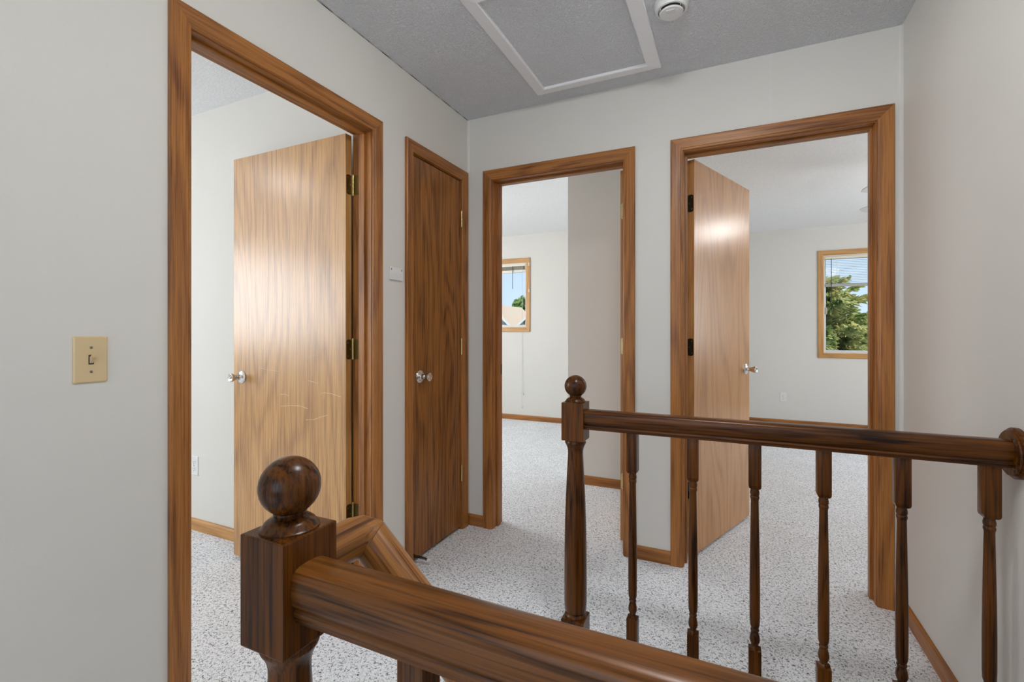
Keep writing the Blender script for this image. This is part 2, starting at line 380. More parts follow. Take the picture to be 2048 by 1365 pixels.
def frame(name, mapf, d, T, label, door_side, hinge_hi, mats=CAS, cw0=CW, cw1=CW, inner=True):
    """door_side: 'room' = slab flush with the far face, 'hall' = flush with the hall face"""
    t = tag(empty(name, mapf((d[0]+d[1])/2, -T/2, 0)), label, 'door frame', kind='structure')
    L0 = Vector(t.location); m = lambda u, n, z: tuple(Vector(mapf(u, n, z))-L0)
    hx = 'Y' if mapf is mapL else 'X'
    def casing_local(n_base, sgn, a, b):
        f = (lambda u, n, z: m(u, n, z))
        def pt(w, dep, c):
            u = d[0]-w*a/CW if c in (0, 1) else d[1]+w*b/CW
            return m(u, n_base+sgn*dep, 0 if c in (0, 3) else ZI+w)
        for p, q_, nm, ax in ((0, 1, 'casing_side', 'Z'), (1, 2, 'casing_head', hx), (3, 2, 'casing_side', 'Z')):
            bm = bmesh.new()
            va = [bm.verts.new(pt(w, dp, p)) for w, dp in CP]; vb = [bm.verts.new(pt(w, dp, q_)) for w, dp in CP]
            k = len(CP)
            for i in range(k): bm.faces.new((va[i], va[(i+1) % k], vb[(i+1) % k], vb[i]))
            bm.faces.new(va); bm.faces.new(vb); fin(nm, bm, mats[ax], t)
    casing_local(0, 1, cw0, cw1)
    if inner: casing_local(-T, -1, CW, CW)
    rv = .003
    j0, j1, jt = d[0]+rv, d[1]-rv, ZI-rv
    box('jamb', m(j0-.019, 0, 0), m(j0, -T, jt), mats['Z'], t); box('jamb', m(j1+.019, 0, 0), m(j1, -T, jt), mats['Z'], t)
    box('head_jamb', m(j0-.019, 0, jt), m(j1+.019, -T, jt+.019), mats[hx], t)
    if door_side == 'room': s0, s1 = -(T-.037)+.032, -(T-.037)
    else: s0, s1 = -.037, -.069
    box('door_stop_strip', m(j0, s0, 0), m(j0+.011, s1, jt-.011), mats['Z'], t, .001); box('door_stop_strip', m(j1, s0, 0), m(j1-.011, s1, jt-.011), mats['Z'], t, .001)
    box('head_stop_strip', m(j0, s0, jt-.011), m(j1, s1, jt), mats[hx], t, .001)
    # strike plate on the latch jamb
    sn0, sn1 = (-(T-.030), -(T-.004)) if door_side == 'room' else (-.027, -.001)
    ju = j0 if hinge_hi else j1; sg = 1 if hinge_hi else -1
    tag(box('strike_plate', m(ju, sn0, .905), m(ju+sg*.0012, sn1, .965), DBRASS, t), 'small dark strike plate')
    return t
frame('trim_1', mapL, D1, TL, 'oak casing and jambs of the left doorway next to the light switch', 'room', True)
frame('trim_2', mapL, DC, TL, 'oak casing of the narrow closet door in the hall corner', 'hall', True, cw0=.056, cw1=.062, inner=False)
frame('trim_3', mapB, D2, TB, 'oak casing and jambs of the middle doorway', 'room', True)
frame('trim_4', mapB, D3, TB, 'oak casing and jambs of the right doorway by the right wall', 'room', False)

# ------------------------------------------------------------------ doors
KNOB = [(.0, .0), (.033, .0), (.033, .003), (.030, .007), (.022, .010), (.015, .012), (.0125, .015), (.0115, .024), (.0125, .030), (.016, .038), (.0205, .050), (.0225, .058), (.0215, .0615), (.018, .0635), (.015, .0618), (.010, .0608), (0, .0605)]
def door(name, label, pin, base, theta, m, width, mat, knob_mat=CHROME, hinge_mat=BRASS, hinge_z=(1.822, 1.083, .344), ztop=2.045, z0=.018, out_gap=0):
    """local X from the pin to the free edge, m*Y towards the side it swings to; pin at the origin"""
    t = tag(empty(name, (pin[0], pin[1], 0), R(base)+m*R(theta)), label, 'door', kind='structure')
    box('door_slab', (.003, -m*.041, z0), (width, -m*.006, ztop), mat, t, .0012)
    kx, kz = width-.060, .933
    for yb, sg in ((-m*.041, -m), (-m*.006, m)):
        kn = lathe('door_knob', [(r, h*sg) for r, h in KNOB], knob_mat, t, (kx, yb, kz), 'Y', 28)
        lathe('key_button', [(0, 0), (.0045, 0), (.004, .0025), (0, .003)] if sg > 0 else [(0, 0), (.0045, 0), (.004, -.0025), (0, -.003)], knob_mat, kn, (kx, yb+sg*.0605, kz), 'Y', 12)
    box('latch_plate', (width, -m*.035, kz-.028), (width+.001, -m*.012, kz+.028), hinge_mat, t)
    for z in hinge_z:
        # leaf on the slab edge
        bm = bmesh.new()
        aprism(bm, [(.003, -m*.006-m*(.016)+a, z+b) for a, b in rounded_rect(.031, .089, .011)], (0, 0, 0), (-.0016, 0, 0))
        h = fin('hinge', bm, hinge_mat, t)
        # leaf on the jamb: turn back by theta about the pin
        bm = bmesh.new()
        aprism(bm, [(0, -m*.006-m*(.016)+a, z+b) for a, b in rounded_rect(.031, .089, .011)], (0.0003, 0, 0), (.0017, 0, 0))
        bmesh.ops.rotate(bm, verts=bm.verts, cent=(0, 0, 0), matrix=Matrix.Rotation(-m*R(theta), 3, 'Z'))
        fin('jamb_leaf', bm, hinge_mat, h)
        bm = bmesh.new()
        for k in range(5): alathe(bm, [(.0056, z-.0445+k*.0178+.0006), (.0056, z-.0445+(k+1)*.0178-.0006)], (0, 0, 0), 'Z', 12)
        alathe(bm, [(.003, z-.047), (.003, z+.046)], (0, 0, 0), 'Z', 8)
        alathe(bm, [(.0055, z+.0445), (.005, z+.049), (0, z+.0505)], (0, 0, 0), 'Z', 12)
        fin('hinge_pin', bm, BRASSL if hinge_mat is BRASS else hinge_mat, h, True)
        bm = bmesh.new()
        for a, b in ((-.008, .03), (.006, 0), (-.008, -.03)):
            alathe(bm, [(0, .0012), (.0032, .0012), (.0032, .0022), (0, .0022)], (0, -m*.022+m*a, z+b), 'X', 10)
        for v in bm.verts: v.co.x = .003-v.co.x-.0006
        fin('screw', bm, SCREW, h, True)
    return t
door('door_1', 'light oak flush door standing open in the left bedroom, scratched', (-TL-.006, D1[1]-.003), -90, 90, -1, .7635, DOORL)
door('door_2', 'narrow dark oak closet door, closed, in the hall corner', (.006, DC[1]-.003), -90, 0, 1, .459, DOORD, hinge_z=(1.825, 1.074, .33))
door('door_3', 'oak door swung back behind the right jamb of the middle doorway', (D2[1]-.003+.0, TB+.006), 180, 91.5, -1, .757, DOORM, hinge_mat=BRASSL)
door('door_4', 'honey oak flush door half open into the right bedroom', (D3[0]+.003, TB+.006), 0, 69, 1, .763, DOORM, hinge_mat=DBRASS)
# scratches on the left door (thin raised pale scuffs)
d1 = bpy.data.objects['door_1']
for pts in ([(.564, .982), (.506, .975), (.433, .971)], [(.418, .803), (.343, .812), (.285, .812), (.237, .804)], [(.251, .751), (.199, .755), (.162, .769), (.112, .783)],
            [(.153, .878), (.139, .884), (.09, .882), (.032, .871)], [(.237, .935), (.209, .931), (.172, .926)], [(.237, 1.031), (.199, 1.048), (.162, 1.066)], [(.418, .86), (.388, .863), (.363, .855)]):
    bm = bmesh.new(); tube(bm, [(x, .0410, z) for x, z in pts], .0008, 4)
    tag(fin('scratch', bm, SCRATCH, d1), 'pale scratch in the veneer')

# ------------------------------------------------------------------ baseboards
BBP = [(0, 0), (.012, 0), (.012, .055), (.008, .063), (.003, .066), (0, .066)]
def baseboard(name, p0, p1, nrm, label, mats=CAS):
    a, b = Vector((*p0, 0)), Vector((*p1, 0)); ax = 'X' if abs((b-a).x) > abs((b-a).y) else 'Y'
    o = Vector(a); nv = Vector((*nrm, 0)); bm = bmesh.new()
    aprism(bm, [nv*d+Vector((0, 0, z)) for d, z in BBP], a, b)
    return tag(fin(name, bm, mats[ax]), label, 'baseboard', kind='structure')
baseboard('baseboard_back', (0.004, 0), (D2[0]-CW-.0005, 0), (0, -1), 'short oak baseboard between closet corner and middle doorway')
baseboard('baseboard_back', (D2[1]+CW+.0005, 0), (D3[0]-CW-.0005, 0), (0, -1), 'short oak baseboard between the middle and right doorways')
baseboard('baseboard_left', (0, D1[1]+CW+.0005), (0, DC[0]-.0565), (1, 0), 'short oak baseboard between left doorway and closet')
baseboard('baseboard_left', (0, HY0), (0, D1[0]-CW-.0005), (1, 0), 'oak baseboard below the light switch')
baseboard('baseboard_right', (XR, SW[3]+.03), (XR, -.002), (-1, 0), 'oak baseboard along the right hall wall behind the balusters')
baseboard('baseboard_left_bedroom', (LBX0, LBY), (-TL-.002-.02, LBY), (0, -1), 'light oak baseboard of the left bedroom', LCAS)
baseboard('baseboard_middle_far', (R2X0, R2Y), (BUMPX-.001, R2Y), (0, -1), 'oak baseboard under the window of the middle bedroom')
baseboard('baseboard_middle_closet', (BUMPX, BUMPY), (R3X0-.125, BUMPY), (0, -1), 'oak baseboard on the closet wall of the middle bedroom')
baseboard('baseboard_right_far', (R3X0, R3Y), (R3X1, R3Y), (0, -1), 'oak baseboard under the window of the right bedroom')

# ------------------------------------------------------------------ railings
RP = [(0, .0335), (.008, .0333), (.016, .0322), (.0215, .0298), (.0252, .0262), (.0275, .0205), (.0285, .012), (.0285, -.003), (.0270, -.0105), (.0235, -.0155), (.0220, -.0180), (.0240, -.0205), (.0244, -.0230), (.0240, -.0255), (.0222, -.0275), (.0218, -.0335)]
RAIL = [(a, b) for a, b in RP] + [(-a, b) for a, b in reversed(RP[1:])]
def newel(par, x, y, ztop, zb, hw, mats, hy=None):
    """turned newel: base block, tapered shaft, square top block, ball finial"""
    L = empty('newel_post', (x, y, 0), 0, par); hy = hy or hw
    box('base_block', (-hw-.001, -hy-.001, 0), (hw+.001, hy+.001, .170), mats, L, .002)
    P = [(.0365, .170), (.0375, .173), (.0375, .177), (.035, .181), (.0325, .184), (.0345, .188), (.0375, .194), (.0388, .22), (.0390, .30), (.0383, .40), (.0365, .50), (.0340, .58), (.0305, .65), (.0280, .70), (.0262, .735), (.0264, .747), (.0285, .757), (.0320, .766), (.0350, .7715), (.0365, .775), (.0365, .778), (.0350, .7805), (.0345, .783), (.0345, zb)]
    P = [(r, z if z < .55 else z+(zb-.786)*(z-.55)/.236) for r, z in P[:-1]]+[(P[-1][0], zb+.002)]
    lathe('shaft', P, mats, L, seg=40)
    box('top_block', (-hw, -hy, zb), (hw, hy, ztop), mats, L, .0022)
    F = [(.0, ztop), (.0365, ztop), (.0365, ztop+.002), (.0335, ztop+.004), (.0315, ztop+.0085), (.0265, ztop+.0125), (.0225, ztop+.0145), (.0195, ztop+.017), (.0205, ztop+.019)]
    br = .0383; zc = ztop+.0545; a0 = math.asin(.0205/br)
    for k in range(0, 15):
        a = -math.pi/2+a0+(math.pi-a0)*k/14
        F.append((max(0, br*math.cos(a)), zc+br*math.sin(a)))
    F[-1] = (0, zc+br)
    lathe('ball_finial', F, mats, L, seg=48)
    return L
BAL = [(.0115, .214), (.0095, .2235), (.0105, .229), (.0135, .236), (.0142, .243), (.0128, .253), (.0105, .262), (.0098, .2655), (.0118, .2685), (.0118, .2715), (.0100, .2745), (.0115, .279), (.0135, .286), (.0142, .31), (.0143, .40), (.0135, .48), (.0122, .56), (.0110, .63), (.0106, .655), (.0110, .660), (.0124, .664), (.0124, .669), (.0112, .672), (.0128, .677), (.0128, .683), (.0115, .688), (.0115, .700)]
def baluster_mesh(ztop, dz, mat):
    bm = bmesh.new(); s = .0170
    abox(bm, (-s, -s, 0), (s, s, .214), .0008); alathe(bm, [(s*1.0, .2135), (s*.93, .219), (.0115, .2235), (0.0, .2235)], seg=4)
    alathe(bm, [(r, z) for r, z in BAL], seg=20)
    # rounded square shoulder under the top block
    q = [(s, .703), (s*.92, .697), (s*.72, .6935)]
    rings = [[bm.verts.new((sx*a, sy*a, z)) for sx, sy in ((1, 1), (-1, 1), (-1, -1), (1, -1))] for a, z in q]
    for r0, r1 in zip(rings, rings[1:]):
        for i in range(4): bm.faces.new((r0[i], r0[(i+1) % 4], r1[(i+1) % 4], r1[i]))
    bm.faces.new(rings[0]); bm.faces.new(rings[-1])
    abox(bm, (-s, -s, .703), (s, s, ztop), .0008)
    bmesh.ops.recalc_face_normals(bm, faces=bm.faces)
    me = bpy.data.meshes.new('baluster'); bm.to_mesh(me); bm.free()
    me.polygons.foreach_set('use_smooth', [True]*len(me.polygons)); me.set_sharp_from_angle(angle=R(32)); me.materials.append(mat)
    return me
def handrail(name, x0, x1, y, zc, mat, par):
    bm = bmesh.new(); aprism(bm, [(0, a, b) for a, b in RAIL], (x0, y, zc), (x1, y, zc)); return fin(name, bm, mat, par, True)

# far railing, from its newel to the rosette on the right wall
FY = -.8765; FX = .9495; FZ = .8605
far = tag(empty('stair_railing', (FX, FY, 0)), 'dark oak railing with turned balusters ending at the right wall', 'railing')
def rel(par, o):      # keep world placement while parenting
    o.parent = par; o.location = Vector(o.location)-Vector(par.location)
nw = newel(None, FX, FY, .9175, .786, .039, DARK['Z']); rel(far, nw)
hr = handrail('handrail', FX+.039, XR-.017, FY, FZ, DARK['X'], None); rel(far, hr)
bme = baluster_mesh(FZ-.0325, 0, DARK['Z'])
for i, x in enumerate((1.1465, 1.334, 1.507, 1.6805, 1.857, 2.0325)):
    b = bpy.data.objects.new('baluster', bme); COL.objects.link(b); b.location = (x, FY, 0); b.rotation_euler = (0, 0, R((-3, 2, 0, 1, -2, 2)[i])); rel(far, b)
ro = lathe('rosette', [(0, 0), (.063, 0), (.063, -.010), (.060, -.013), (.057, -.0145), (.058, -.0165), (.055, -.0195), (0, -.0200)], DARK['X'], None, (XR, FY, FZ), 'X', 40); rel(far, ro)
for a in (40, 130, 235, 320):
    lathe('screw', [(0, -.0206), (.0045, -.0206), (.0045, -.0185), (0, -.0185)], SLOT, ro, (XR, FY+.044*math.cos(R(a)), FZ+.044*math.sin(R(a))), 'X', 10)

# near railing on the viewer's side of the stairwell
NX, NY, NZ = .9195, -2.026, .8370
near = tag(empty('stair_railing', (NX, NY, 0)), 'large dark oak ball-top newel and handrail in the foreground', 'railing')
nw = newel(None, NX, NY+.003, .905, .763, .039, DARK['Z'], .0425); rel(near, nw)
hr = handrail('handrail', NX+.039, XR-.017, NY, NZ, WORN, None); rel(near, hr)
bme2 = baluster_mesh(NZ-.0325, 0, DARK['Z'])
for x in (1.128, 1.304, 1.480, 1.656, 1.832, 2.008):
    b = bpy.data.objects.new('baluster', bme2); COL.objects.link(b); b.location = (x, NY, 0); rel(near, b)
ro = lathe('rosette', [(0, 0), (.063, 0), (.063, -.010), (.060, -.013), (.055, -.0195), (0, -.0200)], DARK['X'], None, (XR, NY, NZ), 'X', 40); rel(near, ro)
# handrail of the flight: short level return from the newel, mitred into the sloping rail
sl = .875
dB = Vector((1, 0, -sl)).normalized()
path = [Vector((.9205, NY+.045, .8455)), Vector((.9205, -1.914, .8455)), Vector((.9245, -1.899, .8435)), Vector((.935, -1.888, .837))]
path.append(path[-1]+dB*1.45)
def sweep(name, pts, n0, n1, mat, gap=0):
    """oval rail section swept through pts; n0 / n1 = end cut normals (None = square)"""
    bm = bmesh.new(); prev = None; K = 32
    for i, p in enumerate(pts):
        d_in = (p-pts[i-1]).normalized() if i else (pts[1]-p).normalized()
        d_out = (pts[i+1]-p).normalized() if i < len(pts)-1 else d_in
        nr = (d_in+d_out).normalized()
        if i == 0 and n0 is not None: nr = n0
        if i == len(pts)-1 and n1 is not None: nr = n1
        d = d_out if i == 0 else d_in
        s_ = d.cross(Vector((0, 0, 1))).normalized(); u_ = s_.cross(d).normalized()
        ring = []
        for k in range(K):
            a = 2*math.pi*k/K; q_ = p+s_*.0285*math.cos(a)+u_*.0315*math.sin(a)
            ring.append(bm.verts.new(q_-d*((q_-p).dot(nr)/d.dot(nr))+d*(gap if i == 0 else 0)))
        if prev:
            for k in range(K): bm.faces.new((prev[k], prev[(k+1) % K], ring[(k+1) % K], ring[k]))
        else: bm.faces.new(ring)
        prev = ring
    bm.faces.new(prev); o = fin(name, bm, mat, None, True); rel(near, o); return o
cut = (path[3]-path[2]).normalized()*.5+dB*.5; cut.normalize()
sweep('rail_return', path[:4], None, cut, WARMY)
o = sweep('stair_handrail', path[3:], cut, None, WARM, .0015)
rm = Matrix.Rotation(math.atan(sl), 4, 'Y'); o.data.transform(rm.inverted()); o.rotation_euler = rm.to_euler()   # grain along the slope

# ------------------------------------------------------------------ small things on the hall walls
def wall_plate(name, label, cat, mapf, u, z, n0, kind, mat, w=.070, h=.1155):
    t = tag(empty(name, mapf(u, n0, z)), label, cat); L0 = Vector(t.location); m = lambda a, n, b: tuple(Vector(mapf(a, n, b))-L0)
    bm = bmesh.new(); rr = rounded_rect(w, h, .004, 3); r2 = rounded_rect(w-.007, h-.007, .003, 3)
    A = [bm.verts.new(m(u+a, n0, z+b)) for a, b in rr]; B = [bm.verts.new(m(u+a, n0+.0025, z+b)) for a, b in rr]; Cc = [bm.verts.new(m(u+a, n0+.0055, z+b)) for a, b in r2]
    n = len(rr)
    for p, q_ in ((A, B), (B, Cc)):
        for i in range(n): bm.faces.new((p[i], p[(i+1) % n], q_[(i+1) % n], q_[i]))
    bm.faces.new(A); bm.faces.new(Cc); fin('cover_plate', bm, mat, t)
    def screw(dz):
        ax = 'X' if mapf is mapL else 'Y'; s = 1 if mapf is mapL else -1
        sc = lathe('screw', [(0, 0), (.0035, 0), (.0032, s*.001), (0, s*.0013)], SCREW, t, m(u, n0+.0055, z+dz), ax, 12)
        box('screw_slot', m(u-.0004, n0+.0064, z+dz-.0028), m(u+.0004, n0+.0069, z+dz+.0028), SLOT, sc)
    if kind == 'switch':
        screw(.030); screw(-.030)
        box('toggle_slot', m(u-.0055, n0+.0053, z-.012), m(u+.0055, n0+.0060, z+.012), SLOT, t)
        bm = bmesh.new()
        pts = [(n0+.004, -.009), (n0+.008, -.008), (n0+.0195, .0065), (n0+.0205, .0115), (n0+.016, .0125), (n0+.005, .006)]
        v0 = [bm.verts.new(m(u-.0035, a, z+b)) for a, b in pts]; v1 = [bm.verts.new(m(u+.0035, a, z+b)) for a, b in pts]
        for i in range(len(pts)): bm.faces.new((v0[i], v0[(i+1) % len(pts)], v1[(i+1) % len(pts)], v1[i]))
        bm.faces.new(v0); bm.faces.new(v1); tag(fin('toggle', bm, ALMOND, t), 'almond toggle flipped up')
    else:
        screw(0)
        for dz in (.0195, -.0195):
            bm = bmesh.new(); P2 = rounded_rect(.034, .028, .011, 4)
            aprism(bm, [m(u+a, n0+.0054, z+dz+b) for a, b in P2], (0, 0, 0), tuple(Vector(m(u, n0+.0012, z))-Vector(m(u, n0, z))))
            so = fin('socket', bm, mat, t)
            for a, b, ww, hh in ((-.0065, .003, .0018, .008), (.0065, .003, .0018, .0065), (0, -.008, .005, .004)):
                box('slot', m(u+a-ww/2, n0+.0066, z+dz+b-hh/2), m(u+a+ww/2, n0+.0070, z+dz+b+hh/2), SLOT, so)
    return t
wall_plate('light_switch', 'almond toggle light switch on the left hall wall', 'light switch', mapL, -1.8465, 1.0925, 0, 'switch', ALMOND)
wall_plate('wall_outlet', 'white outlet low on the right bedroom far wall', 'outlet', mapB, 2.021, .3435, -R3Y, 'outlet', WHITE)
wall_plate('wall_outlet', 'white outlet low in the left bedroom, half hidden by the door casing', 'outlet', mapB, -1.416, .3755, -LBY, 'outlet', WHITE)
# small chime plate between left doorway and closet
t = tag(empty('wall_chime', (0, -.6795, 1.436)), 'small white plastic plate on the wall between left doorway and closet', 'wall plate')
box('cover', (0, -.0455, -.030), (.010, .0455, .030), WHITE, t, .002)
box('recess', (.0095, -.037, -.024), (.0107, .037, .000), WHITEP, t, .0004)
for k in range(4): box('ridge', (.0105, -.034, -.021+k*.0055), (.0113, .034, -.0193+k*.0055), WHITE, t)
for yy in (-.038, .036): tag(box('screw_hole', (.0098, yy-.002, .014), (.0104, yy+.002, .024), SLOT, t, .0), 'dark slotted hole')
# spring door stop at the foot of the closet door
t = tag(empty('door_stop', (0, -.542, .036)), 'dark spring door stop with white tip at foot of closet door', 'door stop')
lathe('base', [(0, 0), (.011, 0), (.010, .006), (.006, .010), (0, .010)], DBRASS, t, (.0005, 0, .004), 'X', 16)
bm = bmesh.new(); pts = []
for k in range(0, 141):
    f = k/140; a = 2*math.pi*14*f; rr = .0060-.0012*f; x = .008+.067*f; sag = -.012*f*f; yd = .020*f
    pts.append((x, yd+rr*math.cos(a), .004+sag+rr*math.sin(a)))
tube(bm, pts, .0015, 5); fin('spring', bm, DBRASS, t, True)
lathe('tip', [(0, 0), (.0065, 0), (.0075, .004), (.0075, .011), (.006, .014), (0, .0145)], WHITE, t, (.073, .020, -.008), 'X', 16)

# ------------------------------------------------------------------ ceiling: attic hatch and smoke detector
hx0, hx1, hy0, hy1 = .562, 1.078, -.885, -.178
ht = tag(empty('attic_hatch', ((hx0+hx1)/2, (hy0+hy1)/2, H)), 'white-framed attic hatch in the hall ceiling', 'hatch')
hl = ht.location
box('panel', (hx0-.01-hl.x, hy0-.01-hl.y, -.006), (hx1+.01-hl.x, hy1+.01-hl.y, 0), CEIL, ht)
FW = .060
HP = [(0, 0), (0, -.017), (.004, -.019), (FW-.003, -.012), (FW, -.009), (FW, 0)]
cs = lambda w: [(hx0-w, hy0-w), (hx1+w, hy0-w), (hx1+w, hy1+w), (hx0-w, hy1+w)]
for i in range(4):
    bm = bmesh.new(); va = []; vb = []
    for w, dz in HP:
        c = cs(w); va.append(bm.verts.new((c[i][0]-hl.x, c[i][1]-hl.y, dz))); vb.append(bm.verts.new((c[(i+1) % 4][0]-hl.x, c[(i+1) % 4][1]-hl.y, dz)))
    n = len(HP)
    for k in range(n): bm.faces.new((va[k], va[(k+1) % n], vb[(k+1) % n], vb[k]))
    bm.faces.new(va); bm.faces.new(vb); fin('frame_board', bm, HATCHW, ht)
sd = tag(empty('smoke_detector', (1.232, -.545, H)), 'round white smoke detector beside the attic hatch', 'smoke detector')
lathe('housing', [(0, 0), (.064, 0), (.064, -.010), (.060, -.014), (.0595, -.027), (.056, -.032), (.050, -.033), (.048, -.026), (0, -.026)], WHITE, sd, seg=48)
lathe('vent_core', [(0, -.020), (.040, -.020), (.040, -.0365), (0, -.0365)], SLOT, sd, seg=32)
lathe('cap', [(0, -.0365), (.043, -.0365), (.0445, -.039), (.042, -.043), (.030, -.0455), (0, -.046)], WHITE, sd, seg=40)
tag(box('test_button', (-.016, -.030, -.047), (.016, -.008, -.0445), WHITEP, sd, .001), 'square test button')
for yy in (-1, 1): box('rib', (.036*yy-.001, -.030, -.0365), (.036*yy+.001, -.026, -.030), WHITE, sd)

# ------------------------------------------------------------------ windows
def window(name, label, mapf, u0, u1, z0, z1, n_wall, T, frame_mat, cas_mats, casing_sides=True, pane=True, mullion=None):
    t = tag(empty(name, mapf((u0+u1)/2, n_wall, z0)), label, 'window', kind='structure'); L0 = Vector(t.location)
    m = lambda u, n, z: tuple(Vector(mapf(u, n, z))-L0); hx = 'Y' if mapf is mapL else 'X'
    def pt(w, dep, c):
        return m(u0-w if c in (0, 1) else u1+w, n_wall+dep, z0-w if c in (0, 3) else z1+w)
    for a, b, nm, ax in ((0, 1, 'casing_side', 'Z'), (1, 2, 'casing_head', hx), (3, 2, 'casing_side', 'Z'), (0, 3, 'casing_apron', hx)):
        bm = bmesh.new(); va = [bm.verts.new(pt(w, d_, a)) for w, d_ in CP]; vb = [bm.verts.new(pt(w, d_, b)) for w, d_ in CP]; k = len(CP)
        for i in range(k): bm.faces.new((va[i], va[(i+1) % k], vb[(i+1) % k], vb[i]))
        bm.faces.new(va); bm.faces.new(vb); fin(nm, bm, cas_mats[ax], t)
    e = .012; n0 = n_wall-.001; n1 = n_wall-T+.002
    box('jamb_liner', m(u0, n0, z0), m(u0+e, n1, z1), frame_mat, t); box('jamb_liner', m(u1-e, n0, z0), m(u1, n1, z1), frame_mat, t)
    box('head_liner', m(u0+e, n0, z1-e), m(u1-e, n1, z1), frame_mat, t); box('sill_liner', m(u0+e, n0, z0), m(u1-e, n1, z0+e), frame_mat, t)
    sw = .022; na, nb = n_wall-T*.55, n_wall-T*.55-.03
    a0, a1, b0, b1 = u0+e, u1-e, z0+e, z1-e
    box('sash_stile', m(a0, na, b0), m(a0+sw, nb, b1), WHITEP, t, .002); box('sash_stile', m(a1-sw, na, b0), m(a1, nb, b1), WHITEP, t, .002)
    box('sash_rail', m(a0+sw, na, b0), m(a1-sw, nb, b0+sw), WHITEP, t, .002); box('sash_rail', m(a0+sw, na, b1-sw), m(a1-sw, nb, b1), WHITEP, t, .002)
    if mullion: box('meeting_stile', m(mullion-.018, na, b0+sw), m(mullion+.018, nb, b1-sw), WHITEP, t, .002)
    if pane: box('pane', m(a0+sw, na-.012, b0+sw), m(a1-sw, na-.016, b1-sw), GLASS, t)
    return t, m
w1, m1 = window('window_1', 'oak-cased window in the middle bedroom showing a tan roof', mapB, -1.90, -1.005, 1.222, 2.075, -R2Y, .12, CREAM, LCAS, mullion=-1.45)
tag(box('sash_latch', m1(-1.022, -R2Y-.004, 1.515), m1(-1.044, -R2Y-.040, 1.585), DBRASS, w1, .002), 'dark sash latch')
for zz in (2.045, 1.70): tag(box('tieback_hook', m1(-.962, -R2Y+.0165, zz-.022), m1(-.950, -R2Y+.024, zz+.022), WHITE, w1, .002), 'small white hook on the casing')
w2, m2 = window('window_2', 'oak-cased window in the right bedroom showing the spruce', mapB, 2.448, 3.55, .905, 2.086, -R3Y, .12, CREAM, LCAS, mullion=3.0)
tag(box('sash_latch', m2(2.462, -R3Y-.004, 1.375), m2(2.484, -R3Y-.040, 1.455), SCREW, w2, .002), 'grey sash latch')
window('added_window_hall', 'unseen hall window behind the viewer, added around the fill light', mapB, .15, 1.95, .65, 2.25, -HY0-.1+.1, .1, WHITEP, CAS, pane=False)  # window added to house the hall fill light
window('window_4', 'left bedroom window out of view', mapL, -4.65, -2.15, .95, 2.15, LBX0, .1, CREAM, LCAS, pane=False)
window('added_window_middle', 'unseen side window of the middle bedroom, added around the fill light', mapL, .25, 1.75, 1.0, 2.2, R2X0, .1, CREAM, LCAS, pane=False)  # window added to house the middle bedroom's fill light
# blinds
def blind(name, label, u0, u1, ztop, zbot, n, stack, mat, wand_u, cord_to=None, cord_u=None, rail_mat=None, wand_mat=None, wand_len=.5):
    t = tag(empty(name, (( u0+u1)/2, n, ztop)), label, 'window blind'); L0 = Vector(t.location); m = lambda x, y, z: (x-L0.x, y-L0.y, z-L0.z)
    box('head_rail', m(u0, n-.020, ztop-.030), m(u1, n+.020, ztop), mat, t, .002)
    box('bottom_rail', m(u0+.003, n-.014, zbot-.016), m(u1-.003, n+.014, zbot+.018), rail_mat or mat, t, .002)
    zs = [zbot+.021+.0042*k for k in range(stack)] if stack > 0 else []
    top = ztop-.034
    if stack > 0:
        zs = [zbot+.021+k*(top-zbot-.021)/max(stack-1, 1) for k in range(stack)]
    me = None
    for z in zs:
        if me is None:
            bm = bmesh.new()
            pr = [(-.0125, -.0012), (-.006, .0004), (0, .001), (.006, .0004), (.0125, -.0012), (.0125, -.0018), (.006, -.0002), (0, .0004), (-.006, -.0002), (-.0125, -.0018)]
            aprism(bm, [(0, a, b) for a, b in pr], (-(u1-u0)/2+.004, 0, 0), ((u1-u0)/2-.004, 0, 0))
            o = fin('slat', bm, mat, t); me = o.data
        else:
            o = bpy.data.objects.new('slat', me); COL.objects.link(o); o.parent = t
        o.location = (0, 0, z-L0.z)
    for uu in (u0+.12, (u0+u1)/2, u1-.12):
        bm = bmesh.new(); tube(bm, [m(uu, n-.013, zbot+.01), m(uu, n-.013, ztop-.02)], .0008, 5); fin('ladder_cord', bm, CORD, t)
    bm = bmesh.new(); tube(bm, [m(wand_u, n-.020-.006, ztop-.03), m(wand_u, n-.028, ztop-.03-wand_len)], .0035, 6); fin('wand', bm, wand_mat or CORD, t)
    if cord_to:
        for du, zz in ((0, cord_to), (.016, cord_to+.17)):
            bm = bmesh.new(); tube(bm, [m(cord_u+du*.2, n-.026, ztop-.03), m(cord_u+du, n-.032, zz+.03)], .0013, 5); c = fin('pull_cord', bm, CORD, t)
            lathe('tassel', [(0, .03), (.003, .03), (.0075, .006), (.0075, 0), (0, 0)], WHITE, c, m(cord_u+du, n-.032, zz), 'Z', 10)
    return t
blind('window_blind', 'cream slat blind raised to the top of the middle bedroom window', -1.885, -1.02, 2.062, 1.965, R2Y+.022, 14, CREAM, -1.20, .16, -1.062, wand_mat=BLACK, wand_len=.3)
blind('window_blind', 'white slat blind half lowered over the right bedroom window', 2.463, 3.535, 2.072, 1.722, R3Y+.022, 16, CREAM, 2.527, rail_mat=GREYRAIL, wand_mat=BLACK, wand_len=.52)

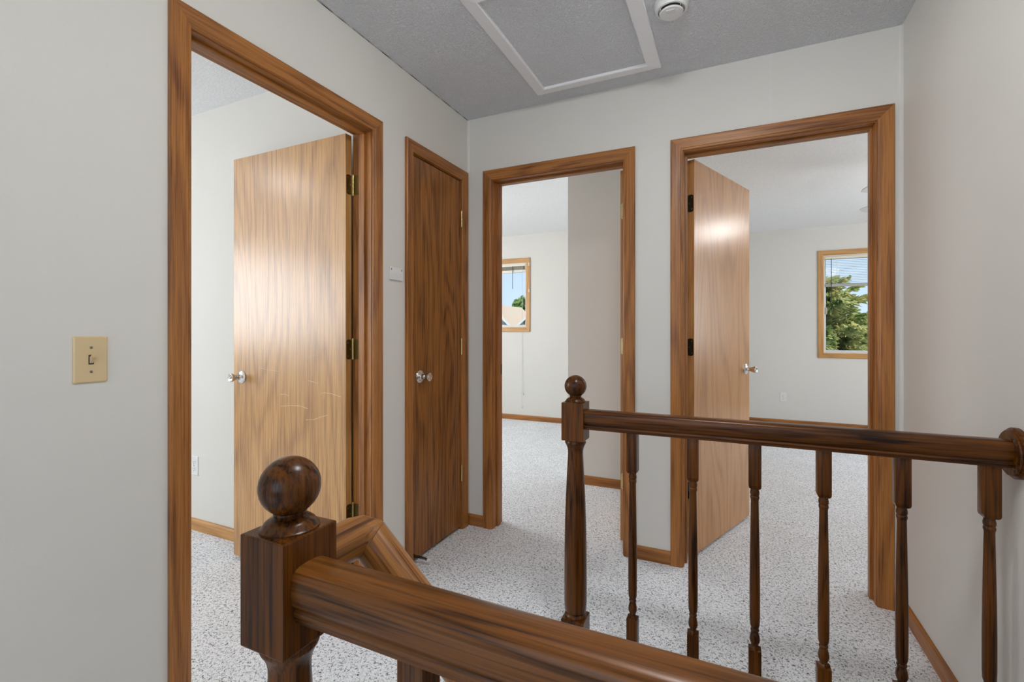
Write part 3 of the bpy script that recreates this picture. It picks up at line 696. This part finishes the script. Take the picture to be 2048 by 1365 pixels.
# closet bifold in the right bedroom's left wall (glimpsed through the hinge gap)
t = tag(empty('door_5', (R3X0, 1.7, 0)), 'oak bifold closet doors glimpsed behind the honey oak door', 'door', kind='structure')
for k in range(4):
    y0 = 1.005-1.7+k*.3475; box('bifold_panel', (-.05, y0, .02), (-.018, y0+.3445, 2.05), LCAS['Z'], t, .002)
for a, b in (((0, .941-1.7, 0), (.016, 1.0-1.7, 2.06)), ((0, 2.4-1.7, 0), (.016, 2.459-1.7, 2.06))): box('casing_side', a, b, LCAS['Z'], t, .002)
box('casing_head', (0, .941-1.7, 2.06), (.016, 2.459-1.7, 2.119), LCAS['Y'], t, .002)

# ------------------------------------------------------------------ ceiling fan (right bedroom) and ceiling lamps
fx, fy = 2.93, 1.985
f = tag(empty('ceiling_fan', (fx, fy, H)), 'white ceiling fan whose blade tips show past the right door casing', 'ceiling fan')
lathe('canopy', [(0, 0), (.07, 0), (.068, -.02), (.05, -.05), (.02, -.06), (0, -.06)], WHITE, f)
lathe('downrod', [(.012, -.05), (.012, -.13)], WHITE, f)
lathe('motor', [(0, -.12), (.05, -.12), (.10, -.14), (.115, -.17), (.11, -.21), (.08, -.235), (0, -.24)], WHITE, f, seg=40)
gl = lathe('light_globe', [(0, -.235), (.055, -.235), (.10, -.26), (.11, -.29), (.085, -.33), (.04, -.35), (0, -.353)], glow_mat('lamp_glass_fan', (1, .98, .95), 22), f, seg=40)
for k in range(5):
    a = R(205.5+72*k); 
    bm = bmesh.new(); pl = [(.19, -.05), (.30, -.065), (.62, -.070), (.67, -.055), (.685, -.02), (.685, .02), (.67, .055), (.62, .070), (.30, .065), (.19, .05)]
    aprism(bm, [(x, y, y*.16-.004) for x, y in pl], (0, 0, 0), (0, 0, .006))
    bmesh.ops.rotate(bm, verts=bm.verts, cent=(0, 0, 0), matrix=Matrix.Rotation(a, 3, 'Z')); bmesh.ops.translate(bm, verts=bm.verts, vec=(0, 0, -.24))
    bl = fin('blade', bm, WHITE, f)
    bm = bmesh.new(); abox(bm, (.09, -.018, -.006), (.24, .018, -.001), .001)
    bmesh.ops.rotate(bm, verts=bm.verts, cent=(0, 0, 0), matrix=Matrix.Rotation(a, 3, 'Z')); bmesh.ops.translate(bm, verts=bm.verts, vec=(0, 0, -.215))
    fin('blade_arm', bm, BRASSL, bl)
def dome_lamp(loc, label, watts):
    t = tag(empty('ceiling_lamp', loc), label, 'ceiling lamp')
    lathe('base', [(0, 0), (.15, 0), (.15, -.02), (.14, -.025), (0, -.025)], BRASSL, t, seg=40)
    lathe('glass_dome', [(0, -.025), (.135, -.025), (.13, -.05), (.10, -.085), (.05, -.105), (0, -.11)], glow_mat('lamp_glass', (.965, .98, 1), watts), t, seg=40)
dome_lamp((-1.9, -2.05, H), 'brass-rimmed dome lamp on the left bedroom ceiling', 14)
dome_lamp((1.40, -1.64, H), 'brass-rimmed dome lamp on the hall ceiling above the stairs', 52)

# ------------------------------------------------------------------ outdoors
tag(box('ground', (-60, R3Y+.6, -3.4), (70, 140, -3.3), GRASS), 'lawn outside below the windows', 'ground', kind='structure')
def house():
    ox, oy, oz = -13.5, 28.0, -3.3
    t = tag(empty('house', (ox, oy, oz)), 'neighbouring house with tan shingle roof and grey siding', 'house')
    L = lambda x, y, z: (x-ox, y-oy, z-oz)
    box('wall', L(-20.5, 25.8, -3.3), L(-9.2, 34.2, 1.3), SIDING, t)
    bm = bmesh.new()
    c = [bm.verts.new(L(*p)) for p in ((-21.2, 25.2, 1.25), (-8.6, 25.2, 1.25), (-8.6, 34.8, 1.25), (-21.2, 34.8, 1.25), (-17.5, 30, 2.60), (-12.9, 30, 2.58))]
    for fc in ((0, 1, 5, 4), (1, 2, 5), (2, 3, 4, 5), (3, 0, 4), (0, 3, 2, 1)): bm.faces.new([c[i] for i in fc])
    fin('roof', bm, SHINGLE, t)
    def wing(x0, x1, xa, za, zl, y0, y1):
        bm = bmesh.new()
        g = [bm.verts.new(L(*p)) for y in (y0, y1) for p in ((x0, y, -3.3), (x1, y, -3.3), (x1, y, zl), (xa, y, za), (x0, y, zl))]
        for fc in ((0, 1, 2, 3, 4), (9, 8, 7, 6, 5), (0, 5, 6, 1), (1, 6, 7, 2), (0, 4, 9, 5), (2, 7, 8, 3), (3, 8, 9, 4)): bm.faces.new([g[i] for i in fc])
        wl = fin('wing_wall', bm, SIDING, t)
        for xe in (x0, x1):
            bm = bmesh.new(); k = .12*(1 if xe > xa else -1); dz = (zl-za)/(abs(xe-xa))*.12
            aprism(bm, [L(xa, y0-.3, za+.02), L(xe+k, y0-.3, zl+dz+.02), L(xe+k, y1, zl+dz+.02), L(xa, y1, za+.02)], (0, 0, 0), (0, 0, .09)); rf = fin('wing_roof', bm, SHINGLE, t)
            bm = bmesh.new(); aprism(bm, [L(xa, y0-.33, za-.05), L(xe+k, y0-.33, zl+dz-.05), L(xe+k, y0-.33, zl+dz+.10), L(xa, y0-.33, za+.11)], (0, 0, 0), (0, .03, 0)); fin('rake_board', bm, FASCIA, rf)
    wing(-14.05, -11.05, -12.55, 2.84, 1.44, 24.3, 29.0)
    wing(-10.72, -8.10, -9.41, 2.50, 1.42, 24.3, 29.0)
    for x in (-16.2, -15.0, -14.1, -13.2):
        box('roof_vent', L(x-.13, 29.5, 2.42), L(x+.13, 29.8, 2.72), BARK, t)
    box('fascia', L(-21.2, 25.14, 1.10), L(-8.6, 25.2, 1.26), FASCIA, t)
house()
def leafy_tree(x, y, z, r, h, label, n=2600):
    t = tag(empty('leafy_tree', (x, y, z)), label, 'tree', 'trees behind the house')
    bm = bmesh.new(); tube(bm, [(0, 0, 0), (.1, 0, h*.3), (0, .1, h*.55)], [.25, .2, .12], 8); fin('trunk', bm, BARK, t)
    bm = bmesh.new(); rn = random.Random(int(x*10))
    for k in range(n):
        while True:
            p = Vector((rn.uniform(-1, 1), rn.uniform(-1, 1), rn.uniform(-1, 1)))
            if .35 < p.length < 1: break
        c = Vector((p.x*r, p.y*r, h*.66+p.z*h*.36)); d = Vector((rn.gauss(0, 1), rn.gauss(0, 1), rn.gauss(0, 1))).normalized(); e = d.orthogonal().normalized(); s = rn.uniform(.18, .4)
        g = d.cross(e)
        bm.faces.new([bm.verts.new(c+v*s) for v in (e, g*.6, -e, -g*.6)])
    fin('foliage', bm, LEAF, t, recalc=False)['kind'] = 'stuff'
for i, (x, y, r, h, s) in enumerate(((-29.6, 47, 1.9, 7.2, ''), (-24.9, 47, 1.9, 7.4, ''), (-20.2, 47, 1.9, 8.4, ''), (-15.5, 47, 1.9, 7.9, ''), (-10.8, 47, 1.9, 7.5, ''))):
    leafy_tree(x, y, -3.3, r, h, ('leafy green tree behind the tan roof, far left and hidden', 'low leafy tree showing above the left of the tan roof', 'taller leafy tree rising above the right of the tan roof', 'leafy tree hidden right of the middle bedroom window', 'leafy tree farthest right behind the tan-roofed house')[i])
def spruce(x, y, z, h, rmax, label):
    t = tag(empty('spruce_tree', (x, y, z)), label, 'tree')
    bm = bmesh.new(); tube(bm, [(0, 0, 0), (0, 0, h*.5), (0, 0, h)], [.17, .09, .015], 10); fin('trunk', bm, BARK, t, True)
    rn = random.Random(3); bmB = bmesh.new(); bm = bmesh.new(); nb = 0
    zz = .9
    while zz < h-.15:
        f_ = 1-(zz/h); L0 = rmax*(f_**.6)+.2
        for k in range(rn.randint(8, 10)):
            a = rn.uniform(0, 2*math.pi); L = L0*rn.uniform(.70, 1.10); droop = rn.uniform(-.30, -.02)+.25*(1-f_)
            d = Vector((math.cos(a), math.sin(a), 0)); s = Vector((-d.y, d.x, 0))
            path_ = [Vector((0, 0, zz))+d*L*q_+Vector((0, 0, droop*L*q_+.18*L*q_*q_)) for q_ in (0, .5, 1)]
            tube(bmB, path_, [.018*f_+.006, .010*f_+.004, .003], 4)
            n = int(20+L*60)
            for j in range(n):
                q_ = rn.uniform(.10, 1.03)**.8; base = path_[0].lerp(path_[1], q_*2) if q_ < .5 else path_[1].lerp(path_[2], q_*2-1)
                sd_ = rn.choice((-1, 1)); ln = (.30*(1.1-q_)+.12)*rn.uniform(.6, 1.2)*min(1, L+.2)
                dirv = (d*.65+s*sd_*rn.uniform(.2, 1.0)+Vector((0, 0, rn.uniform(-.55, .45)))).normalized()
                tip = base+dirv*ln
                nrm_ = dirv.cross(Vector((rn.gauss(0, 1), rn.gauss(0, 1), rn.gauss(0, 1)))).normalized(); w = rn.uniform(.020, .045)
                nr2 = dirv.cross(nrm_)
                for nv in (nrm_, nr2):
                    bm.faces.new([bm.verts.new(v) for v in (base, base.lerp(tip, .5)+nv*w, tip, base.lerp(tip, .5)-nv*w)])
        zz += .12+.04*rn.random()
    fin('branch', bmB, BARK, t)['kind'] = 'stuff'
    fin('needles', bm, NEEDLE, t, recalc=False)['kind'] = 'stuff'
spruce(3.12, 9.6, -3.3, 5.75, 1.95, 'spruce tree close outside the right bedroom window')
